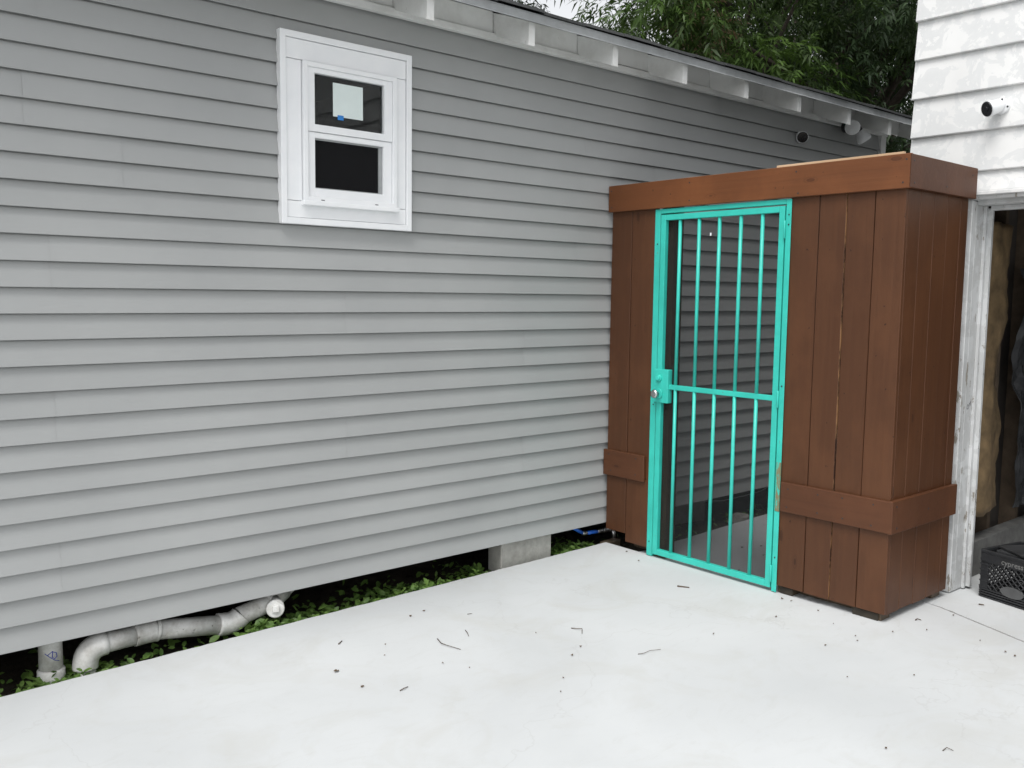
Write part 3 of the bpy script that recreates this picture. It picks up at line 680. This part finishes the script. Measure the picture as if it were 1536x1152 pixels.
# ------------------------------------------------------------------ security cameras and floodlight
def bullet_camera(base, nrm, aim, L, r, label):
    base, nrm, aim = Vector(base), Vector(nrm).normalized(), Vector(aim).normalized()
    t_ = thing('security_camera', base, label, 'security camera', 'small bullet security cameras')
    cyl('base_plate', base-nrm*.003, base+nrm*.016, r*1.0, M['camera_white'], t_)
    piv = base+nrm*.030
    tube('bracket', [base+nrm*.012, piv], [r*.62, r*.55], M['camera_white'], t_)
    a = piv - aim*r*.25; e = piv+aim*L
    body = tube('body', [a, a+aim*.012, e-aim*.02, e], [r*.62, r*.86, r*.96, r], M['camera_white'], t_, 28)
    cyl('lens_face', e-aim*.006, e+aim*.006, r*.93, M['lens_black'], body, 28); cyl('lens', e+aim*.005, e+aim*.010, r*.35, M['lens_black'], body, 20)
    for an in (.6, 2.2, 4.2):
        q = nrm.orthogonal().normalized(); q2 = nrm.cross(q); pp = base+nrm*.014+(q*math.cos(an)+q2*math.sin(an))*r*.85
        cyl('screw', pp, pp+nrm*.004, .005, M['black_plastic'], t_, 8)
p0 = on_x(1503, 160, GX-.012)
bullet_camera((p0.x, p0.y, p0.z), (-1, 0, 0), (-.84, .47, -.27), .072, .039, 'white bullet camera with black lens on the white garage siding')
p0 = on_y(1199, 206, W+.003)
bullet_camera((p0.x, W+.004, p0.z), (0, -1, 0), (-.82, -.50, -.20), .062, .042, 'small white bullet camera on the grey siding below the eave')
fl = on_y(1284, 188, 3.80)
flood = thing('floodlight', (fl.x, 3.86, fl.z), 'twin white flood lamps on a dark holder under the house eave', 'floodlight')
cyl('mount', (fl.x, W-.016, fl.z), (fl.x, 3.855, fl.z), .045, M['black_plastic'], flood)
box('sensor', fl.x-.04, fl.x+.03, 3.80, 3.86, fl.z-.03, fl.z+.035, M['black_plastic'], flood, .008)
def par(neck, aim, R=.056):
    neck, aim = Vector(neck), Vector(aim).normalized()
    h = tube('lamp_holder', [Vector((fl.x, 3.83, fl.z)), neck-aim*.02, neck+aim*.035], [.014, .024, .029], M['black_plastic'], flood)
    l_ = tube('lamp', [neck+aim*.030, neck+aim*.045, neck+aim*.080, neck+aim*.105, neck+aim*.118, neck+aim*.124], [.022, .026, R*.84, R, R, R*.93], M['camera_white'], flood, 28)
    cyl('lamp_face', neck+aim*.122, neck+aim*.127, R*.92, M['lamp_glass'], l_, 28)
par((fl.x-.10, 3.78, fl.z-.025), (-.80, -.52, -.22)); par((fl.x+.05, 3.82, fl.z-.005), (.45, -.30, -.75))

# ------------------------------------------------------------------ pipes under the wall
drain = thing('drain_pipe', (1.6, 4.0, -.06), 'white plastic drain pipe bending along the ground under the siding', 'pipe')
PY = 4.0
def pp_(px, py, y=PY): return on_y(px, py, y)
A, B, C_, D, E_, F_ = pp_(128, 1040, 3.985), pp_(128, 1000, 3.985), pp_(150, 966, 3.985), pp_(230, 945), pp_(330, 937), pp_(402, 905)
def bez(p, q, r, n=8): return [p*(1-t)**2+q*2*t*(1-t)+r*t*t for t in [i/n for i in range(n+1)]]
R_ = .044
tube('pipe_run', [A, B], R_, M['pvc'], drain, 20)
tube('elbow', [B-Vector((0, 0, .005))]+bez(B, Vector((B.x, B.y, B.z+.085)), C_+(D-C_)*.1), R_*1.17, M['pvcfit'], drain, 20)
tube('pipe_run', [C_, C_+(D-C_)*.62], R_, M['pvc'], drain, 20)
K1 = C_+(D-C_)*.62
tube('elbow', [K1, K1+(D-C_)*.06]+bez(K1+(D-C_)*.1, K1+(D-C_)*.25, D+(E_-D)*.02), R_*1.14, M['pvc'], drain, 20)
tube('pipe_run', [D, E_], R_, M['pvc'], drain, 20)
cyl('collar', D+(E_-D)*.02, D+(E_-D)*.07, R_*1.18, M['pvc'], drain)
tube('elbow', [E_-(E_-D)*.04]+bez(E_, E_+(E_-D).normalized()*.07, E_+(F_-E_)*.42), [R_*1.2]*4+[R_*1.14]*6, M['pvcfit'], drain, 20)
G_ = Vector((F_.x+.26, F_.y+.18, F_.z+.05))
tube('pipe_run', [E_+(F_-E_)*.38, F_, F_+(G_-F_)*.2], R_, M['pvc'], drain, 20)
tee = tube('tee', [F_-(F_-E_)*.06, F_+(G_-F_)*.42], R_*1.15, M['pvc'], drain, 20)
cp = pp_(413, 913, 3.93)
tube('cleanout', [F_+(G_-F_)*.1, cp+Vector((.015, .03, 0)), cp], [R_*.9, R_*.95, R_*.95], M['pvc'], tee, 20)
dcap = (cp-(F_+(G_-F_)*.1)).normalized(); dcap = Vector((-.30, -.93, .2)).normalized()
cap = cyl('cap', cp-dcap*.02, cp+dcap*.008, R_*.98, M['pvcfit'], tee)
bm = bmesh.new(); vs = bm_box(bm, -.016, .016, -.016, .016, -.01, .012, .002); bmesh.ops.rotate(bm, verts=vs, matrix=dcap.to_track_quat('Z', 'Y').to_matrix())
bm_obj('plug_square', bm, M['pvcfit'], tee, cp+dcap*.012)
tube('pipe_run', [F_+(G_-F_)*.4, G_, G_+(G_-F_)*2], R_, M['pvc'], drain, 20)
s0, s1 = pp_(78, 1040, 4.02), pp_(78, 930, 4.02); s1.x = s0.x; s1.z = .28; s0.z = -.10
stub = thing('pipe_stub', s0, 'upright white plastic pipe stub with blue ink mark under the siding', 'pipe')
tube('pipe_run', [s0, s1], .046, M['pvc'], stub, 24)
cyl('coupling', s0, Vector((s0.x, s0.y, -.012)), .054, M['pvcfit'], stub)
cv = Vector((s0.x, s0.y, .055))
def onpipe(a, z): return cv+Vector((math.sin(a)*.0465, -math.cos(a)*.0465, z))
tube('ink_mark', [onpipe(-.45, .005), onpipe(-.1, .018), onpipe(.25, .010), onpipe(.3, -.006), onpipe(.1, -.014), onpipe(-.1, -.006), onpipe(-.05, .02)], .0017, M['blue_ink'], stub, 6)
tube('ink_mark', [onpipe(-.7, .012), onpipe(-.3, -.004), onpipe(.1, -.02), onpipe(.5, -.028)], .0016, M['blue_ink'], stub, 6)
# water line
wl = thing('water_line', (4.2, 4.05, -.08), 'blue water tube with metal fittings beside the fence under the siding', 'pipe')
q = [on_y(a, b2, 3.975) for a, b2 in ((858, 791), (874, 799.5), (880, 799.5), (896, 797), (900, 796), (919, 792), (930, 790))]
tube('tube', [q[0]+Vector((-.12, .12, .05)), q[0], q[1]], .011, M['blue_pex'], wl); tube('tube', [q[2], q[3]], .012, M['blue_pex'], wl)
cyl('fitting', q[1]-Vector((.006, 0, 0)), q[2], .0135, M['steel'], wl, 14); cyl('fitting', q[3], q[3]+(q[5]-q[3])*.3, .0135, M['steel'], wl, 14); cyl('fitting', q[3]+(q[5]-q[3])*.36, q[3]+(q[5]-q[3])*.66, .016, M['steel'], wl, 14); cyl('fitting', q[3]+(q[5]-q[3])*.7, q[6], .0185, M['steel'], wl, 14)
tube('riser', [q[5], q[5]+Vector((.012, 0, -.05)), q[5]+Vector((.014, 0, -.13))], .012, M['steel'], wl)
o = box('wood_scrap', 4.155, 4.30, 3.905, 3.965, -.045, -.006, M['oldpost'], None, .003); o.rotation_euler = (0, 0, .12); tag(o, 'short scrap of weathered wood wedged beside the slab at the fence', 'wood scrap')
# cable and stone behind the gate
q = [on_y(a, b2, 3.97) for a, b2 in ((1035, 748), (1045, 752), (1085, 751), (1115, 744), (1140, 737), (1158, 727), (1190, 700))]
pts = []
for i in range(len(q)-1): pts += [q[i].lerp(q[i+1], k/4) for k in range(4)]
tag(tube('cable', pts+[q[-1]], .0035, M['wire'], None, 8), 'thin grey cable sagging under the siding behind the gate', 'cable')
def rock(c, r, label, m_='stone'):
    bm = bmesh.new(); bmesh.ops.create_icosphere(bm, subdivisions=2, radius=1)
    for v in bm.verts:
        n = 1+.35*mnoise.noise(v.co*1.3+Vector(c)*7)+.12*mnoise.noise(v.co*4); v.co = Vector((v.co.x*r[0], v.co.y*r[1], v.co.z*r[2]))*n
    return tag(bm_obj('stone', bm, M[m_], None, c), label, 'stone')
rock((5.42, 3.80, -.03), (.10, .06, .055), 'grey lump of stone beside the walkway behind the gate')
rock((4.58, 3.74, -.055), (.05, .035, .03), 'small pale stone in the dirt just behind the gate', 'block')

# ------------------------------------------------------------------ weeds in the gap
def add_leaves(P, D, U, size, tmpl_v, tmpl_f):
    n = len(P); S_ = np.cross(D, U); S_ /= np.linalg.norm(S_, axis=1)[:, None]+1e-9; U2 = np.cross(S_, D)
    tv = np.array(tmpl_v); V = P[:, None, :] + size[:, None, None]*(tv[None, :, 0:1]*D[:, None, :] + tv[None, :, 1:2]*S_[:, None, :] + tv[None, :, 2:3]*U2[:, None, :])
    m_ = len(tv); tf = np.array(tmpl_f); F = (tf[None]+(np.arange(n)*m_)[:, None, None]).reshape(-1, tf.shape[1])
    return V.reshape(-1, 3), F
def np_mesh(name, V, F, material, parent=None, wloc=(0, 0, 0)):
    me = bpy.data.meshes.new(name); k = F.shape[1]
    me.vertices.add(len(V)); me.vertices.foreach_set('co', (V-np.array(wloc)).astype(np.float32).ravel())
    me.loops.add(F.size); me.loops.foreach_set('vertex_index', F.astype(np.int32).ravel())
    me.polygons.add(len(F)); me.polygons.foreach_set('loop_start', np.arange(0, F.size, k, dtype=np.int32)); me.polygons.foreach_set('loop_total', np.full(len(F), k, dtype=np.int32))
    me.update(calc_edges=True); me.validate(); me.materials.append(material)
    return link(bpy.data.objects.new(name, me), parent, wloc)
def unit(a): return a/(np.linalg.norm(a, axis=1)[:, None]+1e-9)
WT_V = [(0, 0, 0), (.3, .26, .06), (.3, -.26, .06), (.42, 0, -.01), (.72, .24, .04), (.72, -.24, .04), (1, 0, -.10)]
WT_F = [(0, 3, 1), (0, 2, 3), (1, 3, 4), (2, 5, 3), (3, 6, 4), (3, 5, 6)]
def weeds(n, xr, dens, label_kind=True):
    x = rng.uniform(xr[0], xr[1], n*4); y = 3.80+.0272*x+np.abs(rng.normal(0, .16, n*4))+.012
    keep = np.array([dens(a, b2) for a, b2 in zip(x, y)]) > rng.random(n*4); x, y = x[keep][:n], y[keep][:n]
    hgt = np.array([.5+.9*mnoise.noise(Vector((a*3.2, b2*4, 0))) for a, b2 in zip(x, y)]).clip(.15, 1.4)
    z = -.075+rng.random(len(x))**1.3*.095*hgt
    a = rng.uniform(0, 2*math.pi, len(x)); el = rng.normal(.15, .45, len(x))
    D = np.stack([np.cos(a)*np.cos(el), np.sin(a)*np.cos(el), np.sin(el)], 1); U = unit(np.stack([rng.normal(0, .35, len(x)), rng.normal(-.2, .35, len(x)), np.ones(len(x))], 1))
    P = np.stack([x, y, z], 1); size = rng.uniform(.020, .056, len(x))
    return add_leaves(P, D, U, size, WT_V, WT_F)
def dens(x, y):
    d = .9*(.35+.9*max(0, mnoise.noise(Vector((x*2.3, y*1.2, 5)))+.45))
    if 3.26 < x < 3.74: d *= .12
    if 1.15 < x < 1.80: d *= .16
    if y > 3.80+.0272*x+.16: d *= .22
    return d
V, F = weeds(3900, (.35, 4.13), dens); tag(np_mesh('weeds', V, F, M['leaf_weed']), 'green creeping weeds growing in the gap under the siding', 'weeds', kind='stuff')
V, F = weeds(260, (4.3, 8.2), lambda x, y: .6); V[:, 1] -= .13; V[:, 2] -= .02; tag(np_mesh('weeds', V, F, M['leaf_weed']), 'sparse weeds in the dirt strip behind the gate', 'weeds', kind='stuff')
# taller sprigs by the water line and slab edge
for i, (x, h) in enumerate(((3.93, .10), (4.04, .075), (3.12, .09), (.93, .07), (1.02, .085), (2.9, .07))):
    y = 3.80+.0272*x+.045; sp_ = thing('weed_sprig', (x, y, -.09), ['leafy green sprig beside the concrete pier', 'low leafy sprig below the blue water tube', 'leafy sprig against the left of the pale pier', 'weed sprig at the foot of the upright pipe', 'weed sprig between the two white pipes', 'short sprig among the weeds near the pale pier'][i], 'weed', 'taller weed sprigs')
    V_, F_s = tube_geo([(x, y, -.10), (x+.004, y-.004, -.10+h*.6), (x+.012, y-.006, -.085+h)], [.002, .0016, .001], 5); mesh_obj('stem', V_, F_s, M['leaf_weed'], sp_, (x, y, -.09), local=False)
    n = 16; zz = np.linspace(-.07, -.08+h, n); a = np.arange(n)*2.4; D = np.stack([np.cos(a)*.8, np.sin(a)*.8, np.full(n, .35)], 1); P = np.stack([np.full(n, x+.006), np.full(n, y-.004), zz], 1)
    V2, F2 = add_leaves(P, unit(D), np.tile([0, -.1, 1.0], (n, 1)), rng.uniform(.022, .042, n), WT_V, WT_F); np_mesh('leaves', V2, F2, M['leaf_weed'], sp_, (x, y, -.09))

# ------------------------------------------------------------------ litter on the slab (positions read from the photo)
LG = 'twigs and leaf bits lying on the pale concrete'
def twig(pix, r=.0028, z=.003, label='thin dark twig lying on the pale concrete slab', top=0.0):
    P = [on_ground(a, b2, top)+Vector((0, 0, z+(.004 if 0 < i < len(pix)-1 else 0))) for i, (a, b2) in enumerate(pix)]
    pts = []
    for i in range(len(P)-1): pts += [P[i].lerp(P[i+1], k/3) for k in range(3)]
    pts.append(P[-1]); n = len(pts)
    tag(tube('twig', pts, [r*(1-.5*i/n) for i in range(n)], M['twig'], None, 6), label, 'twig', LG)
twig([(656, 959), (662, 967), (670, 970), (691, 975)], .0022, label='longest curved thin twig lying on the open slab')
twig([(600, 1037), (606, 1035), (612, 1031)], .0024, label='short dark stick lying alone on the open slab')
twig([(1016, 880), (1034, 882)], .0055, label='straight dark stick on the slab below the turquoise gate')
twig([(857, 943), (866, 945), (873, 945), (873, 951)], .0022, label='hooked thin twig lying on the slab facing the gate')
twig([(957, 982), (966, 982), (975, 978), (991, 975)], .0016, label='pale bent stalk lying on the slab facing the gate')
twig([(698, 946), (701, 951), (703, 955)], .002, label='tiny forked twig lying near the weeds on the slab')
twig([(508, 967), (513, 962)], .003); twig([(701, 922), (708, 921)], .0016); twig([(1373, 931), (1376, 930), (1382, 931)], .003, label='small curled twig on the slab beside the fence corner')
twig([(1468, 907), (1476, 908)], .004, label='bit of stick on the apron in front of the black crate')
twig([(1414, 1127), (1420, 1124), (1430, 1127)], .0016)
def leafbit(px, py, s_=.016, label='small brown leaf bit on the pale concrete slab', m_='dryleaf'):
    c = on_ground(px, py, 0); a0 = random.uniform(0, 6.28); n = 9; V = [(0, 0, .006)]
    for k in range(n):
        a = a0+2*math.pi*k/n; rr = s_*.85*(.55+.5*random.random())*(1.0 if k % 3 else .6); V.append((math.cos(a)*rr, math.sin(a)*rr*.7, .002+.006*random.random()))
    F = [(0, 1+k, 1+(k+1) % n) for k in range(n)]
    o = mesh_obj('leaf_bit', V, F, M[m_], None, (c.x, c.y, .0015)); md = o.modifiers.new('thick', 'SOLIDIFY'); md.thickness = .0015
    tag(o, label, 'leaf bit', LG)
leafbit(505, 1008, .022, 'largest brown leaf curl lying on the open slab'); leafbit(543, 1031, .012); leafbit(636, 917, .012, 'dark dried leaf fleck on the slab just below the weeds'); leafbit(616, 925, .012, 'second dark leaf fleck on the slab just below the weeds')
for a, b2, s_ in ((664, 996, .008), (577, 984, .006), (858, 984, .009), (871, 971, .008), (845, 1018, .006), (841, 1039, .006), (1070, 952, .007), (1164, 926, .009), (1227, 917, .009), (1250, 937, .006),
                  (1238, 969, .009), (1286, 962, .009), (1283, 955, .006), (1339, 949, .006), (1371, 1014, .007), (1508, 979, .010), (1522, 985, .010), (1173, 899, .011), (1187, 902, .010), (1329, 1124, .009), (1271, 1017, .006), (578, 968, .006), (704, 1003, .005), (804, 951, .005), (1430, 924, .008), (1470, 962, .007), (1390, 946, .006), (940, 828, .011), (958, 842, .009)):
    c = on_ground(a, b2)
    leafbit(a, b2, s_, 'small brown leaf bit on the garage apron past the joint' if c.x > jx(c.y) else 'small brown leaf bit on the slab near the fence corner' if c.x > 3.3 and c.y < 2.75 else
            'small brown leaf bit on the slab in front of the gate' if c.x > 3.2 else 'small brown leaf bit lying on the open pale slab')
for a, b2 in ((1113, 822), (1142, 820), (1145, 834), (1108, 857)): leafbit(a, b2, .016, 'dark leaf on the walkway behind the gate')
leafbit(1043, 842, .035, 'curled tan leaf on the walkway just behind the gate', 'tanleaf')

# ------------------------------------------------------------------ trees behind the house
def compound_template(seed, nl=5):
    """pinnate leaf: long drooping rachis with paired narrow leaflets; unit length"""
    rr = random.Random(seed); V, F = [], []; bend = rr.uniform(.15, .45)
    def leaflet(p, d, L, wd):
        p, d = np.array(p), np.array(d, float); d /= np.linalg.norm(d); s_ = np.cross(d, [0, 0, 1]); s_ /= np.linalg.norm(s_)+1e-9
        k = len(V); tw = np.array([0, 0, rr.uniform(-.5, .5)*wd]); mid = p+d*L*.45; tip = p+d*L-np.array([0, 0, L*rr.uniform(.15, .55)])
        V.extend([p, mid+s_*wd+tw, tip, mid-s_*wd-tw]); F.append((k, k+1, k+2, k+3))
    for i in range(nl):
        for sg in (1, -1):
            t_ = .15+.8*(i+rr.uniform(-.25, .25))/(nl-1); base = (t_, 0, -bend*t_*t_); L = .40*rr.uniform(.65, 1.15)
            if rr.random() < .12: continue
            leaflet(base, (rr.uniform(.45, .95), sg*rr.uniform(.5, .9), rr.uniform(-.5, .1)), L, L*rr.uniform(.09, .13))
    leaflet((.98, 0, -bend), (1, rr.uniform(-.3, .3), -.6), .34, .04)
    k = len(V); V.extend([np.array((0, .005, 0)), np.array((1, .003, -bend)), np.array((1, -.003, -bend)), np.array((0, -.005, 0))]); F.append((k, k+1, k+2, k+3))
    return V, F
TPL = [compound_template(q) for q in range(6)]
def crown(clumps, per, size, mats, parent, wloc, name='crown', spread=.75):
    cs = np.array(clumps); idx = rng.integers(0, len(cs), per*len(cs)); c = cs[idx]
    off = rng.normal(0, 1, (len(idx), 3)); off = unit(off)*rng.random((len(idx), 1))**.45*c[:, 3:4]*np.array([1, 1, .72])
    P = c[:, :3]+off; a = np.arctan2(off[:, 1], off[:, 0])+rng.normal(0, .8, len(idx)); el = rng.normal(-.25, .4, len(idx))
    D = np.stack([np.cos(a)*np.cos(el), np.sin(a)*np.cos(el), np.sin(el)], 1); U = unit(np.stack([rng.normal(0, .3, len(idx)), rng.normal(0, .3, len(idx)), np.ones(len(idx))], 1))
    sz = rng.uniform(size[0], size[1], len(idx)); AV, AF, k = [], [], 0
    for q in range(6):
        sl = slice(q, None, 6); V, F = add_leaves(P[sl], D[sl], U[sl], sz[sl], *TPL[q]); AV.append(V); AF.append(F+k); k += len(V)
    return np_mesh(name, np.concatenate(AV), np.concatenate(AF), mats, parent, wloc)
def make_tree(base, H, R, cz, ncl, per, label, material, size=(.26, .46), squash=.8, trunk_r=.22, clump=(.5, .95), filt=None, name='pecan_tree'):
    bx_, by_ = base; t_ = thing(name, (bx_, by_, -.09), label, 'tree', 'trees behind the house')
    top = Vector((bx_+random.uniform(-.4, .4), by_+random.uniform(-.4, .4), cz+R*.3))
    pts = [Vector((bx_, by_, -.12)).lerp(top, k/8)+Vector((.12*math.sin(k*1.3), .1*math.cos(k*1.7), 0)) for k in range(9)]
    geo = [tube_geo(pts, [trunk_r*(1.25 if k == 0 else 1)*(1-.085*k) for k in range(9)], 10)]
    cl = []
    tries = 0
    while len(cl) < ncl and tries < 6000:
        tries += 1
        v = Vector((random.gauss(0, 1), random.gauss(0, 1), random.gauss(0, 1))).normalized()*(random.random()**.4); p = Vector((bx_+v.x*R, by_+v.y*R, cz+v.z*R*squash))
        if filt and not filt(p): continue
        cl.append((p.x, p.y, p.z, random.uniform(*clump)))
    for q in cl[::2]:
        e = Vector(q[:3]); k = min(7, max(3, int(8*(e.z-1.2)/max(top.z, .1)*.75))); s_ = pts[k]; mid = s_.lerp(e, .5)+Vector((random.uniform(-.2, .2), random.uniform(-.2, .2), .25))
        geo.append(tube_geo(bez(s_, mid, e, 6), [trunk_r*.30*(1-.13*i) for i in range(7)], 6))
    V, F = join_geo(geo); mesh_obj('trunk', V, F, M['bark'], t_, (bx_, by_, -.09), True, local=False)
    crown(cl, per, size, M[material], t_, (bx_, by_, -.09)); return t_
make_tree((11.9, 9.4), 9, 3.4, 6.5, 62, 72, 'leafy pecan tree rising close behind the house roof', 'leaf_pecan', filt=lambda p: p.z > 2.6 and p.x/p.y > 1.045)
make_tree((14.6, 8.2), 10, 3.8, 6.4, 60, 64, 'dark leafy tree beyond the far house corner', 'leaf_dark', trunk_r=.30, filt=lambda p: p.z > 2.2)
make_tree((20.5, 12.5), 12, 5.2, 7.5, 48, 60, 'dense dark tree standing farthest behind the white garage', 'leaf_dark', size=(.36, .56), trunk_r=.32, clump=(.8, 1.4))
make_tree((9.7, 12.6), 11, 2.6, 7.8, 30, 60, 'thin crowned tree showing white sky gaps behind the roof', 'leaf_dark', size=(.28, .46), trunk_r=.24, filt=lambda p: p.x/p.y < .89)
make_tree((18.6, 9.6), 7, 2.5, 4.4, 34, 75, 'low dense dark tree seen under the eave beside the house corner', 'leaf_dark', size=(.28, .46), trunk_r=.16)
# bright drooping branch over the roof edge
br = thing('overhanging_branch', (10.4, 8.2, 3.9), 'bright green drooping pecan branch hanging over the roof edge', 'branch')
cl = [(10.3, 7.8, 5.0, .6), (10.9, 7.5, 4.75, .55), (9.7, 7.9, 5.3, .55), (11.4, 7.4, 4.5, .55), (9.35, 8.0, 5.3, .45), (11.9, 7.3, 4.45, .5)]
tube('limb', [(11.7, 9.4, 5.0), (10.4, 8.8, 5.5), (10.5, 8.0, 5.2), (11.2, 7.5, 4.75), (11.9, 7.2, 4.4)], [.06, .05, .04, .028, .012], M['bark'], br, 8)
crown(cl, 44, (.30, .48), M['leaf_fresh'], br, (10.4, 8.2, 3.9), 'leaves')
q = on_y(1045, 28, 8.0)
db = thing('dead_leaf_tuft', q, 'dry tan tuft of dead leaves caught in the tree above the roof', 'dead leaves')
crown([(q.x, q.y, q.z+.1, .28), (q.x+.2, q.y, q.z-.1, .22)], 26, (.22, .34), M['leaf_dead'], db, q, 'leaves')
